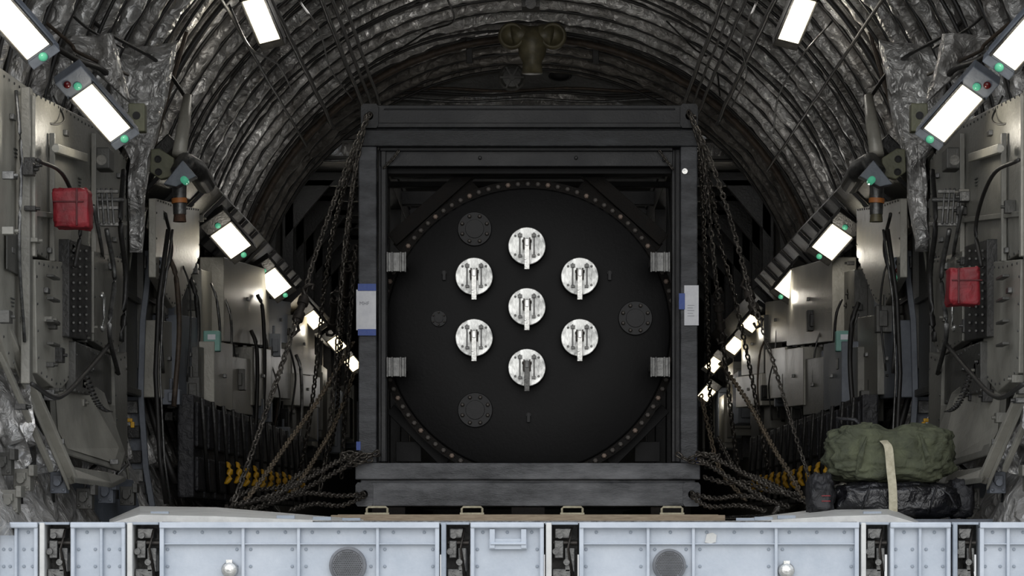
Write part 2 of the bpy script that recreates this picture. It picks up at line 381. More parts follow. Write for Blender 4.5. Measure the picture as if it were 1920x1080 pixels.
# ---------------------------------------------------------------- container frame
root=empty('transport_frame',(0,23,.184),'black welded steel transport frame standing on wooden pallet','frame')
def plate_hole(mb,c,w,h,dep,rx,rz,m=0,mh=1,n=24):
    c=Vector(c); o=[];i_=[]
    for k in range(n):
        t=2*math.pi*(k+.5)/n; cx,sz=math.cos(t),math.sin(t); q=max(abs(cx),abs(sz))
        o.append(c+Vector((cx/q*w/2,0,sz/q*h/2))); i_.append(c+Vector((cx*rx,0,sz*rz)))
    ob_=[p+Vector((0,dep,0)) for p in o]; ib=[p+Vector((0,dep*.8,0)) for p in i_]
    vs=o+i_+ob_+ib
    f1=[(k,(k+1)%n,n+(k+1)%n,n+k) for k in range(n)]
    f2=[(k,(k+1)%n,2*n+(k+1)%n,2*n+k) for k in range(n)]
    mb.add(vs,f1+f2+[list(range(2*n,3*n))],m)
    mb.add(vs,[(n+k,n+(k+1)%n,3*n+(k+1)%n,3*n+k) for k in range(n)]+[list(range(3*n,4*n))],mh)
mb=MB(); mb.bpx(706,197,1280,232,20.0,20.2); mb.bpx(700,230,1286,239,19.98,20.2)
mb.bpx(720,203,1266,206,19.99,20.0); mb.ob('upper_beam',blk,root,.006)
for (px,py) in ((693,217),(1292,217),(683,927),(1297,927)):
    c=W(px,py,19.96); mb=MB(); plate_hole(mb,c,.125,.172,.24,.026,.03); mb.ob('corner_casting',[blk if py<500 else blk_worn,black],root)
mb=MB(); mb.bpx(672,243,1310,274,19.98,20.22); mb.bpx(672,240,1310,244,20.02,20.2); mb.ob('header_beam',blk_scuff,root,.007)
for x0,x1 in ((672,706),(1276,1308)):
    mb=MB(); mb.bpx(x0,274,x1,868,20.0,20.14); mb.ob('front_post',blk_post,root,.007)
for x0,x1,y in ((709,726,280),(1260,1275,280)):
    mb=MB(); mb.bpx(x0,y,x1,866,20.13,20.3); mb.bpx(x0+5,y,x1+(-2 if x0<900 else -8),866,20.1,20.14); mb.ob('inner_post',blk,root,.006)
mb=MB(); mb.bpx(712,279,1262,312,20.12,20.26); mb.bpx(712,276,1262,283,20.08,20.2); mb.ob('inner_header',blk,root,.006)
mb=MB(); mb.bpx(712,315,1262,326,20.24,20.4); mb.bpx(722,340,1258,350,21.3,21.4); mb.ob('lower_header',blk_in,root,.004)
mb=MB(); mb.bpx(666,868,1313,899,19.95,20.2); mb.ob('sill_beam',blk_worn,root,.007)
mb=MB(); mb.bpx(690,905,1290,949,19.975,20.2); mb.bpx(676,899,1304,906,20.0,20.2); mb.ob('base_beam',blk_worn,root,.007)
for s in (-1,1):
    X=1.15
    mb=MB(); mb.bb((s*X-.06,20.2,2.78),(s*X+.06,26,2.94)); mb.bb((s*X-.06,20.2,2.98),(s*X+.06,26,3.05)); mb.ob('top_side_rail',blk,root,.006)
    mb=MB(); mb.bb((s*X-.06,20.2,.19),(s*X+.06,26,.50)); mb.ob('bottom_side_rail',blk,root,.006)
    for dd in (22.2,24.1,25.88): mb=MB(); mb.bb((s*X-.05,dd,.5),(s*X+.05,dd+.12,2.8)); mb.ob('side_post',blk,root,.006)
    mb=MB(); mb.bar((s*X,20.3,.55),(s*X,22.2,2.75),.06,.08,Vector((1,0,0))); mb.ob('side_brace',blk,root,.004)
    f=lambda px: 990+s*(990-px)
    mb=MB(); mb.bar(W(f(736),452,20.56),W(f(882),322,20.56),.10,.17,Vector((0,1,0))); mb.bar(W(f(748),470,20.55),W(f(890),345,20.55),.13,.02,Vector((0,1,0))); mb.ob('corner_gusset',rustdk,root,.004)
    mb=MB(); mb.bar(W(f(732),766,20.66),W(f(836),870,20.66),.08,.03,Vector((0,1,0))); mb.bpx(min(f(742),f(790)),828,max(f(742),f(790)),866,20.72,20.74); mb.ob('corner_gusset',blk_in,root,.004)
for dd in (22.2,24.1): mb=MB(); mb.bb((-1.1,dd,2.82),(1.1,dd+.12,2.94)); mb.ob('roof_crossbar',blk,root,.006)
mb=MB(); mb.bb((-1.15,25.9,2.8),(1.15,26,3.0)); mb.bb((-1.15,25.9,.2),(1.15,26,.5)); mb.ob('rear_beam',blk,root,.006)
for s in (-1,1):
    for py in (491,688):
        px=743 if s<0 else 1238; mb=MB(); mb.bpx(px-19,py-18,px+19,py+18,20.09,20.11); 
        for q in (-17,-8,8,17): mb.bpx(px+q-1.6,py-19,px+q+1.6,py+19,20.06,20.1)
        mb.bpx(px-19,py-6,px+19,py+6,20.1,20.42)
        mb.ob('clamp_plate',steel_dk,root,.003)
mb=MB(); mb.cyl(W(1284,321,19.97),W(1284,321,20.01),.02,n=16); mb.ob('round_button',steel2,root)
for px,py in ((735,300),(900,296),(1080,296),(1245,300)):
    mb=MB(); mb.lathe(W(px,py,20.11),(0,-1,0),[(.013,0),(.013,.010),(.008,.014)],10); mb.ob('frame_bolt',blk,root)
# labels
root2=empty('paper_label',W(687,625,19.98),'white paper label fixed with blue tape on frame post','label')
mb=MB(); mb.bpx(668,543,705,619,19.985,19.99); mb.ob('paper_sheet',paper,root2)
for a,b in ((532,545),(617,629)): mb=MB(); mb.bpx(671,a,705,b,19.975,19.983); mb.ob('tape_strip',bluet,root2)
text('MHF',.036,W(683,569,19.98),(math.pi/2,0,0),ink,root2,ext=.0005)
root2=empty('paper_label',W(1296,612,19.98),'white paper label with blue tape patch on frame post','label')
mb=MB(); mb.bpx(1283,535,1310,610,19.985,19.99); mb.ob('paper_sheet',paper,root2)
mb=MB(); mb.bpx(1273,550,1284,580,19.975,19.985); mb.ob('tape_strip',bluet,root2)
mb=MB(); [mb.bpx(1289,572+5*i,1302-3*(i%2),572.6+5*i,19.98,19.984) for i in range(5)]; mb.ob('printed_lines',ink,root2)
for (a,b) in ((668,828),(1302,852)):
    mb=MB(); mb.bpx(a,b,a+8,b+16,19.99,19.997); mb.ob('tape_scrap',bluet,label='small scrap of blue tape on frame post',cat='tape',group='tape scraps')

# ---------------------------------------------------------------- vessel
VD=20.46; vc=W(990,620,VD)
root=empty('pressure_vessel',(0,23,vc.z-1.11),'black cylindrical vessel with bolted end cover and seven ports','vessel')
MB().lathe((0,VD+.08,vc.z),(0,1,0),[(1.03,0),(1.03,5.2),(.8,5.35)],72,0,True).ob('vessel_body',blk_in,root)
MB().lathe((0,VD,vc.z),(0,1,0),[(1.03,.0),(1.105,0.0),(1.105,.12),(1.0,.12)],96,0,False).ob('bolted_flange',rustdk,root)
MB().lathe((0,VD,vc.z),(0,-1,0),[(1.045,-.02),(1.045,.012),(1.03,.02),(.6,.032),(.0005,.034)],96,0,True).ob('cover_plate',blk_in,root)
nb=92
for i in range(nb):
    t=2*math.pi*i/nb; p=Vector((math.cos(t)*1.075,VD,vc.z+math.sin(t)*1.075))
    if i<2:
        mb=MB(); mb.lathe(p,(0,-1,0),[(.019,0),(.019,.018),(.012,.02),(.012,.032)],6); o=mb.ob('flange_bolt',copper if i else bolt_dk,root)
        if i: bC=o; pC=p.copy()
        else: bD=o; pD=p.copy()
    else:
        src,pp=(bC,pC) if i%4==1 else (bD,pD)
        c=src.copy(); c.location=src.location+(p-pp); COL.objects.link(c)
PD=20.30
ports=[(988,461),(889,518),(1087,518),(988,575),(889,633),(1087,633),(988,689)]
for i,(px,py) in enumerate(ports):
    c=W(px,py,PD)
    mb=MB(); mb.lathe(c,(0,1,0),[(.138,.025),(.142,.04),(.142,.07),(.125,.075),(.125,.14)],40,0,False); port=mb.ob('access_port',blk_in,root)
    mb=MB(); mb.lathe(c,(0,-1,0),[(.120,-.03),(.137,-.026),(.137,-.004),(.133,0),(.0005,0.002)],40,0,False); mb.ob('port_lid',steel,port,label='mottled bright steel lid')
    mb=MB()
    for s in (-1,1):
        mb.box(c+Vector((s*.052,-.014,.01)),(.010,.018,.17)); mb.box(c+Vector((s*.05,-.018,.075)),(.030,.03,.024)); mb.box(c+Vector((s*.05,-.018,-.075)),(.026,.025,.02))
        for z in (-.075,.085): mb.lathe(c+Vector((s*.085,0,z*.85)),(0,-1,0),[(.009,0),(.009,.010)],8)
    mb.ob('lid_guide_bars',steel_dk,port,.002)
    mb=MB(); 
    for s in (-1,1): mb.box(c+Vector((s*.021,-.04,.012)),(.010,.075,.085)); 
    mb.box(c+Vector((0,-.03,-.0)),(.06,.02,.05)); mb.cyl(c+Vector((-.035,-.06,.03)),c+Vector((.035,-.06,.03)),.011,n=10)
    mb.ob('lever_bracket',bolt_dk,port,.002)
    mb=MB(); mb.bar(c+Vector((0,-.07,.045)),c+Vector((0,-.05,-.175)),.014,.040,Vector((1,0,0))); 
    mb.box(c+Vector((0,-.076,.02)),(.026,.014,.05)); mb.ob('lever',steel_dk if i==6 else steel2,port,.003)
def blind(px,py,r,n=8):
    c=W(px,py,VD-.02); mb=MB(); mb.lathe(c,(0,-1,0),[(r,-.03),(r,.028),(r*.97,.034),(r*.55,.034),(r*.53,.046),(.0005,.047)],36,0,False); o=mb.ob('blind_flange',blk_fl,root)
    for i in range(n):
        t=2*math.pi*(i+.5)/n; q=c+Vector((math.cos(t)*r*.78,-.034,math.sin(t)*r*.78)); m=MB(); m.lathe(q,(0,-1,0),[(r*.12,0),(r*.12,.014),(r*.07,.018),(r*.07,.03)],6); m.ob('flange_nut',bolt_dk,o)
blind(890,430,.125); blind(1191,597,.125); blind(891,769,.128); blind(823,598,.058,6)
for (px,py) in ((833,512),(1143,512),(991,778)):
    c=W(px,py,VD-.02); mb=MB(); mb.cyl(c+Vector((0,.02,0)),c+Vector((0,-.03,0)),.018,n=12); mb.box(c+Vector((0,-.03,-.02)),(.024,.02,.07)); mb.ob('small_fitting',blk_fl,root,.002)

# pallet
root=empty('cargo_pallet',(0,22.3,.06),'flat plywood and metal cargo pallet beneath the frame','pallet')
mb=MB(); mb.bb((-1.26,18.45,.075),(1.26,26.5,.122)); mb.ob('pallet_deck',wood,root,.004)
mb=MB(); mb.bb((-1.3,18.38,.062),(1.3,18.46,.118)); mb.ob('pallet_edge_rail',wood,root,.004)
for s in (-1,0,1):
    mb=MB(); mb.bb((s*1.0-.12,20.0,.123),(s*1.0+.12,26,.183)); mb.ob('dunnage_block',rustdk,root,.004)
for px in (707,885,1073,1260):
    c=W(px,957,18.5); c.z=.122; mb=MB(); h=.05
    mb.tube([c+Vector((-.068,0,0)),c+Vector((-.068,0,h-.01)),c+Vector((-.058,0,h)),c+Vector((.058,0,h)),c+Vector((.068,0,h-.01)),c+Vector((.068,0,0))],.008,8); mb.bb(c+Vector((-.08,-.02,0)),c+Vector((.08,.03,.012))); mb.ob('pallet_handle',strapm,root)

# ---------------------------------------------------------------- chains
def chain(pts,mat=chainm,L=.068,Wd=.045,r=.0074,label='dark steel tie-down chain running to the floor',tens=None,group='tie-down chains'):
    P=catmull([W(*p) for p in pts],14); mb=MB(); pitch=L-2.3*r
    seg=[0]
    for i in range(1,len(P)): seg.append(seg[-1]+(P[i]-P[i-1]).length)
    T=seg[-1]; n=int(T/pitch); j=0
    ns=12; nr=5
    for k in range(n):
        s=(k+.5)*pitch
        while j<len(seg)-2 and seg[j+1]<s: j+=1
        t=(P[j+1]-P[j]).normalized(); c=P[j]+t*(s-seg[j])
        a,b=frame_from(t,Vector((0,1,0)))
        ang=(math.pi/2 if k%2 else 0)+.7*noise.noise(c*3)+math.pi/5; u=a*math.cos(ang)+b*math.sin(ang)
        loop=[]; hl=L/2-r-(Wd/2-r); rad=Wd/2-r
        for q in range(ns):
            th=2*math.pi*q/ns; x=math.cos(th)*rad; y=math.sin(th)*rad+(hl if math.sin(th)>0.01 else -hl)
            loop.append(c+u*x+t*y)
        mb.tube(loop,r,nr,0,True,1.0,u.cross(t))
    o=mb.ob('tie_down_chain',mat,label=label,cat='chain',group=group)
    if tens:
        a=W(*tens[0]); b=W(*tens[1]); m=MB(); t=(b-a).normalized()
        m.cyl(a,b,.024,n=12); m.cyl(a+t*.02,a+t*.07,.038,n=12); m.cyl(b-t*.08,b-t*.02,.038,n=12); 
        x,y=frame_from(t,Vector((0,1,0)))
        m.tube([b,b+t*.05+x*.03,b+t*.09+x*.01,b+t*.10-x*.03,b+t*.06-x*.035],.012,6); m.tube([a,a-t*.05-x*.03,a-t*.09,a-t*.10+x*.03,a-t*.06+x*.035],.012,6)
        m.ob('chain_tensioner',bolt_dk,o)
    return o
RL='worn brownish tie-down chain running down to the floor'
WL='loose chain wrapped around frame corner'
# left
chain([(694,212,19.95),(655,300,19.6),(594,470,19),(556,600,18.6),(508,745,18),(452,905,17.4),(436,945,17.3)],tens=((572,555,18.7),(556,605,18.6)))
chain([(690,214,19.95),(656,320,20.2),(626,430,20.8),(606,560,21.5),(592,700,22),(572,840,22.6),(552,905,23)],tens=((628,560,21.3),(622,615,21.6)))
chain([(688,216,19.95),(672,300,20.5),(658,400,21.5),(646,520,22.5),(640,640,23.5),(628,800,25),(600,900,26)],tens=((652,500,22.3),(648,560,22.8)))
chain([(688,216,19.95),(664,330,20),(645,480,20.2),(636,590,20.4),(628,700,20.6),(612,850,20.9),(596,940,21)])
chain([(667,460,20.6),(660,560,20.9),(650,700,21.2),(644,830,21.5),(640,900,21.7)])
chain([(662,642,21.5),(600,745,20.3),(540,830,19.2),(490,900,18.2),(455,945,17.7)],chainr,label=RL)
chain([(664,700,21.8),(630,790,21),(590,860,20),(545,930,19)],chainr,label=RL)
chain([(680,850,19.93),(640,862,19.6),(590,890,19),(520,925,18.2),(440,948,17.5)])
chain([(676,858,19.93),(630,885,19.5),(580,912,19.0),(520,940,18.3),(470,955,17.8)])
chain([(684,925,19.9),(640,930,19.5),(570,925,18.8),(500,945,18)])
chain([(684,930,19.9),(640,948,19.5),(590,945,19),(540,958,18.4)])
chain([(710,846,19.9),(690,858,19.88),(668,850,19.85),(640,852,19.8),(660,866,19.8),(700,862,19.88)],label=WL)
chain([(712,852,19.9),(690,852,19.86),(664,862,19.82),(650,872,19.8),(690,866,19.86)],label=WL)
chain([(560,905,20.5),(520,915,20),(470,920,19.5),(430,940,19)])
chain([(600,880,20.2),(560,890,19.6),(520,930,19),(470,940,18.5),(430,950,18)])
# right
chain([(1290,208,19.95),(1328,290,19.7),(1366,400,19.4),(1394,500,19.1),(1410,565,18.9),(1424,600,18.8)],tens=((1402,545,19),(1418,590,18.9)))
chain([(1294,212,19.95),(1318,300,20.0),(1332,430,20.3),(1346,560,20.6),(1362,700,21),(1380,850,21.6),(1392,925,22)],tens=((1346,565,20.6),(1352,620,20.7)))
chain([(1296,216,19.95),(1314,330,20.6),(1320,450,21.2),(1326,600,22),(1332,760,23),(1338,880,24)])
chain([(1300,216,19.95),(1326,320,20.3),(1352,460,20.8),(1378,560,21.2),(1408,700,21.7),(1440,880,22.4)])
chain([(1424,600,18.8),(1450,680,18.6),(1480,780,18.3),(1512,880,18),(1530,930,17.8)],r=.006,L=.054,Wd=.034)
chain([(1350,680,21.8),(1400,750,20.8),(1450,840,19.5),(1485,895,18.8),(1510,945,18.3)],chainr,label=RL)
chain([(1314,740,21),(1330,810,20.6),(1350,880,20.2),(1400,940,19.6)],chainr,label=RL)
chain([(1306,850,19.93),(1345,862,19.6),(1400,890,19),(1460,920,18.4),(1520,945,17.9)])
chain([(1308,858,19.93),(1350,885,19.4),(1400,915,18.9),(1450,945,18.4)])
chain([(1296,925,19.9),(1340,935,19.5),(1400,930,18.9),(1480,950,18.2)])
chain([(1296,930,19.9),(1330,950,19.5),(1390,948,19),(1440,960,18.5)])
chain([(1268,850,19.9),(1290,862,19.88),(1312,852,19.85),(1345,856,19.8),(1320,868,19.8),(1280,862,19.88)],label=WL)
chain([(1345,820,21.5),(1380,880,20.6),(1430,900,19.6),(1500,935,18.6)])
chain([(1320,895,19.7),(1360,905,19.4),(1400,905,19.2),(1440,920,18.9),(1500,928,18)])
chain([(748,282,20.05),(738,296,20.06),(724,310,20.07),(716,318,20.08)],L=.04,Wd=.026,r=.005,label='short chain in upper frame corner')
chain([(1236,282,20.05),(1246,296,20.06),(1258,312,20.07),(1266,324,20.08)],L=.04,Wd=.026,r=.005,label='short chain in upper frame corner')

# ---------------------------------------------------------------- lamps
def lamp(c,u,v,Ln,Wd,mat,lenses=True,label='lit rectangular fluorescent fixture angled on the wall rail',cat='light fixture',redl=False,pw=3.0):
    u=Vector(u).normalized(); v=Vector(v); v=(v-u*v.dot(u)).normalized(); n=u.cross(v)
    if n.y>0: n=-n
    R=Matrix((u,v,n)).transposed()
    root=empty('light_fixture',c-n*.05,label,cat,'bay light fixtures')
    mb=MB(); mb.box(c-n*.045,(Ln+.04,Wd+.045,.08),R); mb.box(c-n*.05-u*(Ln/2+.06),(.14,Wd+.04,.09),R); mb.box(c-n*.05+u*(Ln/2+.035),(.08,Wd+.03,.08),R)
    mb.ob('lamp_housing',bluegrey if redl else dark,root,.006)
    mb=MB(); mb.box(c+n*.0,(Ln,Wd,.012),R); mb.ob('lamp_diffuser',mat,root,.004)
    for e in (-1,1):
        mb=MB(); mb.box(c+n*.004+v*e*(Wd/2+.008),(Ln+.02,.013,.024),R); mb.ob('lamp_rim',dark,root,.002)
    if lenses:
        for e in (-1,1):
            q=c+u*e*(Ln/2+.04)-n*.004; mb=MB(); mb.lathe(q,n,[(.022,-.02),(.024,.006),(.015,.014),(.0005,.017)],16,0,True); mb.ob('green_lens',greenlens,root)
    if redl:
        q=c-u*(Ln/2+.085)-v*.04; mb=MB(); mb.lathe(q,n,[(.022,-.05),(.022,.002),(.014,.012),(.0005,.014)],16,0,True); mb.ob('red_lens',redlens,root)
    if pw: light('POINT',c+n*.22,pw,.06,(1,.93,.80))
    return root
for s in (-1,1):
    U=(-s*.51,.61,-.59); V=(-s*.9,0,.35)
    L1=[(32,52,14.3),(190,212,16)] if s<0 else [(1922,72,14.3),(1787,213,16)]
    for i,(px,py,dd) in enumerate(L1): lamp(W(px,py,dd),U,V,.36 if i else .35,.145,lampm,redl=True,pw=3.5)
    L2=[(433,451,22.6),(515,531,26.6)] if s<0 else [(1560,454,22.6),(1484,534,26.6)]
    for (px,py,dd) in L2: lamp(W(px,py,dd),U,V,.28,.20,lampm,pw=4)
    L3=[(588,600,31.6),(632,645,35.2),(662,682,37.6)] if s<0 else [(1410,605,30.5),(1377,648,32.8),(1338,684,36.4),(1325,738,37.6)]
    for (px,py,dd) in L3: lamp(W(px,py,dd),U,V,.21,.15,lampf,False,pw=3)
    px=490 if s<0 else 1494
    lamp(W(px,38,20.6),(-s*.25,.6,-.62),(1,0,0),.38,.16,lampm,False,'lit rectangular fluorescent fixture hung from ceiling',pw=6)

# ---------------------------------------------------------------- side walls
def side(s):
    left=s<0
    def X(v): v=Vector(v); return v if left else Vector((-v.x,v.y,v.z))
    def wp(px,py,x0):
        d=x0*F/(CX-px); return X(W(px,py,d))
    def S(px,py,d): return X(W(px,py,d))
    out=Vector((-1 if left else 1,0,0))
    def panel(pts,x0,t=.05,mat=olive,name='equipment_panel',label='olive-grey painted equipment access panel on the wall',cat='wall panel',bev=.006,rivets=True):
        P=[wp(a,b,x0) for a,b in pts]; mb=MB(); mb.prism(P,out*t)
        o=mb.ob(name,mat,bevel=bev,label=label,cat=cat)
        if rivets:
            m=MB()
            for i in range(len(P)):
                a,b=P[i],P[(i+1)%len(P)]; L_=(b-a).length; k=max(2,int(L_/.14)); cen=sum(P,Vector())/len(P)
                for j in range(k):
                    q=a+(b-a)*((j+.5)/k); q=q+(cen-q).normalized()*.035
                    m.lathe(q,-out,[(.008,-.002),(.008,.004),(.004,.006)],6)
            ro=m.ob('panel_rivets',steel_dk,o); ro['kind']='stuff'
        return o
    def latch(par,px,py,x0,w=.03,l=.08,mat=steel_dk,horizontal=True):
        c=wp(px,py,x0)-out*.012; mb=MB(); mb.box(c,(.024,l if horizontal else w,w if horizontal else l)); mb.ob('panel_latch',mat,par,.003)
    dd=16.2; i=0
    while dd<30:
        L_=.85; z0=.95+.1*((i*5)%3); z1=2.25-.08*((i*7)%3)
        mb=MB(); mb.bb(X((-2.74,dd,z0)),X((-2.80,dd+L_-.04,z1))); mb.bb(X((-2.70,dd,z0)),X((-2.80,dd+.05,z1))); mb.bb(X((-2.71,dd,z1-.05)),X((-2.8,dd+L_-.04,z1))); mb.bb(X((-2.71,dd,z0)),X((-2.8,dd+L_-.04,z0+.05))); mb.bb(X((-2.71,dd,(z0+z1)/2)),X((-2.8,dd+L_-.04,(z0+z1)/2+.04)))
        mb.ob('lining_panel',(olive_dk,olive,bluegrey,olive_dk)[i%4],bevel=.006,label='framed grey-green sidewall lining panel',cat='wall panel',group='sidewall lining panels'); dd+=L_; i+=1
    # A
    o=panel([(-20,112),(60,168),(60,705),(20,690),(-20,560)],2.72,.06,olive_lt if left else olive,label='large olive-grey equipment panel with riveted edge')
    for (a,b) in ((20,220),(22,330),(18,470),(40,600),(36,260),(34,390)): latch(o,a,b,2.72)
    m=MB(); P=[wp(a,b,2.70) for a,b in ((14,430),(44,445),(44,520),(14,505))]; m.prism(P,out*.01); m.ob('recess_plate',olive_dk,o,.004)
    P0=wp(50,165,2.66);P1=wp(50,720,2.66); mb=MB(); mb.bar(P0,P1,.05,.09); 
    mb.ob('edge_channel',olive,label='vertical olive-grey edge channel between panels',cat='channel',bevel=.005)
    # B
    o=panel([(62,172),(196,240),(236,300),(236,470),(205,500),(98,492),(62,470)],2.66,.1,olive,label='olive-grey equipment cabinet door with latches')
    for (a,b) in ((120,250),(90,470),(220,330),(212,450),(180,480)): latch(o,a,b,2.66)
    for (x_,y0,y1) in ((98,250,490),(176,250,480)): m=MB(); m.bar(wp(x_,y0,2.64),wp(x_,y1,2.64),.03,.03); m.ob('door_stiffener',olive,o,.004)
    m=MB(); m.bar(wp(62,400,2.645),wp(236,420,2.645),.02,.03); m.ob('door_stiffener',olive,o,.004)
    m=MB(); m.bar(wp(104,278,2.62),wp(160,296,2.62),.03,.05); m.cyl(wp(104,278,2.6),wp(104,278,2.56),.02,n=10); m.ob('door_bar',olive_lt,o,.004)
    a=wp(66,178,2.62); b=wp(66,480,2.62); m=MB(); m.bb(a,b+Vector((0,.06,0))+out*.16); m.ob('door_edge',olive_lt,o,.004)
    m=MB(); m.box(wp(196,300,2.60),(.09,.2,.13)); m.cyl(wp(190,300,2.56),wp(190,300,2.52),.03,n=14); m.ob('gauge_box',olive_dk,o,.008)
    for (px,py) in ((30,280),(150,335),(24,560)):
        m=MB(); c=wp(px,py,2.655 if px>60 else 2.715)
        for r_ in range(3): m.box(c+Vector((0,0,-.02*r_)),(.004,.10-.02*r_,.006))
        m.ob('stencil_lines',inkd,o)
    for j,(pts_,r_,m_) in enumerate((([(70,300,2.56),(120,330,2.54),(150,420,2.54),(140,500,2.56)],.012,rubber),([(200,430,2.56),(215,520,2.54),(205,620,2.54),(222,700,2.56)],.016,steel_dk),([(60,720,2.55),(110,745,2.5),(160,700,2.52),(210,640,2.56)],.014,rubber),([(30,170,2.66),(40,300,2.62),(36,470,2.62),(46,640,2.66)],.01,steel_dk),([(232,320,2.58),(226,420,2.56),(236,520,2.56),(228,640,2.58)],.018,dark))):
        MB().tube(catmull([wp(*p) for p in pts_],8),r_,6).ob('wall_conduit',m_,label='narrow conduit crossing the wall cabinets',cat='conduit',group='wall conduits')
    # latch linkage
    c=S(196,390,17.0); m=MB()
    for i in range(5): m.tube([c+X((-.08+.03*i,0,.12)),c+X((-.06+.03*i,-.02,-.10))],.008,6)
    for z in (-.1,0,.1): m.box(c+Vector((0,0,z)),(.17,.03,.02))
    m.cyl(c+X((-.1,0,.05)),c+X((.12,0,.05)),.014,n=8)
    m.ob('latch_linkage',steel_dk,label='metal latch linkage with rods beside wall cabinet',cat='latch',bevel=.002)
    # C
    o=panel([(66,486),(128,492),(140,700),(110,735),(70,700)],2.64,.07,olive_lt,label='olive-grey lower equipment panel')
    m=MB()
    for i in range(4): m.box(wp(100,520+i*42,2.6),(.04,.22,.015))
    m.ob('panel_slot_trim',olive_dk,o,.003); latch(o,84,545,2.64)
    o=panel([(130,448),(172,462),(172,640),(130,632)],2.6,.08,dark,name='circuit_breaker_panel',label='black switch panel with rows of breakers',cat='electrical panel',rivets=False)
    m=MB()
    for i in range(11):
        for j in range(3): m.cyl(wp(138+j*12,470+i*15,2.6),wp(138+j*12,470+i*15,2.585),.007,n=8)
    m.ob('breaker_knobs',olive_dk,o)
    o=panel([(176,470),(232,486),(232,640),(214,668),(176,640)],2.62,.06,olive,label='grey-green ribbed equipment panel')
    m=MB(); c=wp(192,585,2.56); m.tube([c+Vector((0,-.04,.09)),c+Vector((0,0,.11)),c+Vector((0,.05,.09)),c+Vector((0,.06,0)),c+Vector((0,.05,-.09)),c+Vector((0,0,-.11)),c+Vector((0,-.04,-.09))],.011,8); m.ob('grab_handle',steel2,o)
    latch(o,205,500,2.62,.04,.1)
    o=panel([(142,640),(214,668),(216,760),(180,745),(142,735)],2.6,.06,olive_dk,label='dark olive lower access panel')
    latch(o,170,690,2.6)
    o=panel([(214,668),(238,660),(240,860),(222,880),(216,760)],2.58,.06,olive,label='narrow olive-grey kick panel')
    # D
    P=[S(92,726,15.7),S(150,700,16.4),S(196,736,17.0),S(236,850,17.2),S(226,884,16.9),S(120,852,15.8),S(98,812,15.6)]
    mb=MB(); mb.prism(P,Vector((0,.06,.0))+out*.03); o=mb.ob('stowage_door',olive,bevel=.01,label='olive sloped stowage door with rounded edges',cat='door panel')
    P2=[p+Vector((0,-.02,0)) for p in P]; cen=sum(P2,Vector())/len(P2); P2=[cen+(p-cen)*.82 for p in P2]; m=MB(); m.prism(P2,Vector((0,.02,0))); m.ob('door_skin',olive_lt,o,.006)
    for (a,b) in ((112,828),(214,866)): m=MB(); m.box(S(a,b,15.4 if a<150 else 16.7),(.05,.02,.03)); m.ob('door_latch',steel_dk,o,.003)
    mb=MB(); mb.bar(S(0,590,14.6),S(138,900,15.6),.05,.06,Vector((0,1,0))); mb.bar(S(-10,640,14.5),S(96,880,15.2),.03,.05,Vector((0,1,0))); mb.bar(S(0,610,14.62),S(128,905,15.58),.012,.12,Vector((0,1,0)))
    mb.ob('diagonal_spar',olive_lt,bevel=.006,label='diagonal olive-grey spar running down to floor',cat='spar')
    for i,(a,b,cx) in enumerate(((8,870,14.7),(44,900,14.9),(112,905,15.6),(160,935,16.0),(20,940,14.5),(200,925,16.8),(240,930,17.6))):
        mb=MB(); p=S(a,b,cx); mb.box(p,(.09,.1,.12)); mb.box(p+Vector((0,-.06,.02)),(.05,.05,.04)); mb.box(p+X((.05,0,.05)),(.03,.12,.06)); mb.cyl(p+Vector((0,-.1,0)),p,.02,n=10)
        for e in (-1,1): mb.lathe(p+Vector((e*.03,-.05,-.04)),(0,-1,0),[(.01,0),(.01,.012)],8)
        mb.ob('actuator_bracket',(olive_dk,olive,bluegrey)[i%3],bevel=.008,label='grey machined actuator bracket beside ramp hinge',cat='bracket',group='ramp brackets')
    mb=MB(); mb.prism([S(-30,640,15.0),S(20,700,15.4),S(110,880,16.4),S(250,900,18.2),S(270,985,18.4),S(100,985,16.4),S(-30,985,15.0)],out*.06+Vector((0,.1,0))); mb.ob('lower_side_plating',bluegrey,bevel=.004,label='blue-grey plating along the foot of the wall',cat='wall panel')
    mb=MB(); mb.prism([S(120,872,15.6),S(200,884,16.4),S(236,894,17.2),S(210,906,16.4),S(140,896,15.5)],(0,0,-.03)); mb.ob('side_shelf',olive,bevel=.006,label='olive shelf plate at foot of wall',cat='shelf')
    for i in range(4):
        q=S(40+i*60,945-i*3,15.0+i*.8); MB().tube([q,q+Vector((0,0,.16)),q+X((.06,.05,.22))],.012,6).ob('hydraulic_pipe',steel_dk,label='short metal hydraulic pipe at foot of wall',cat='pipe',group='short hydraulic pipes')
    for (pts,dd) in (([(-10,600),(20,600),(52,700),(66,800),(50,830),(20,760),(-10,720)],14.9),([(60,790),(105,840),(120,880),(70,890)],15.6),([(-10,800),(40,790),(60,860),(30,960),(-10,970)],15.1),([(186,560),(215,600),(222,690),(196,700)],17.9),([(200,90),(330,70),(312,180),(278,300),(262,470),(238,470),(240,300),(205,220)],18.9),([(100,60),(210,60),(240,190),(150,110)],17.2)):
        P=[S(a,b,dd) for a,b in pts]; cen=sum(P,Vector())/len(P); vs=[cen]; rings=9; n=len(P)*8; fs=[]
        for r in range(1,rings+1):
            for k in range(n):
                i=k//8; t=(k%8)/8; e=P[i]*(1-t)+P[(i+1)%len(P)]*t; q=cen+(e-cen)*r/rings
                vs.append(q+Vector((0,.12*noise.noise(q*6)+.05*noise.noise(q*17)+(.1 if dd>17 and r==rings else 0),0)))
        for k in range(n): fs.append((0,1+k,1+(k+1)%n))
        for r in range(rings-1):
            for k in range(n): fs.append((1+r*n+k,1+r*n+(k+1)%n,1+(r+1)*n+(k+1)%n,1+(r+1)*n+k))
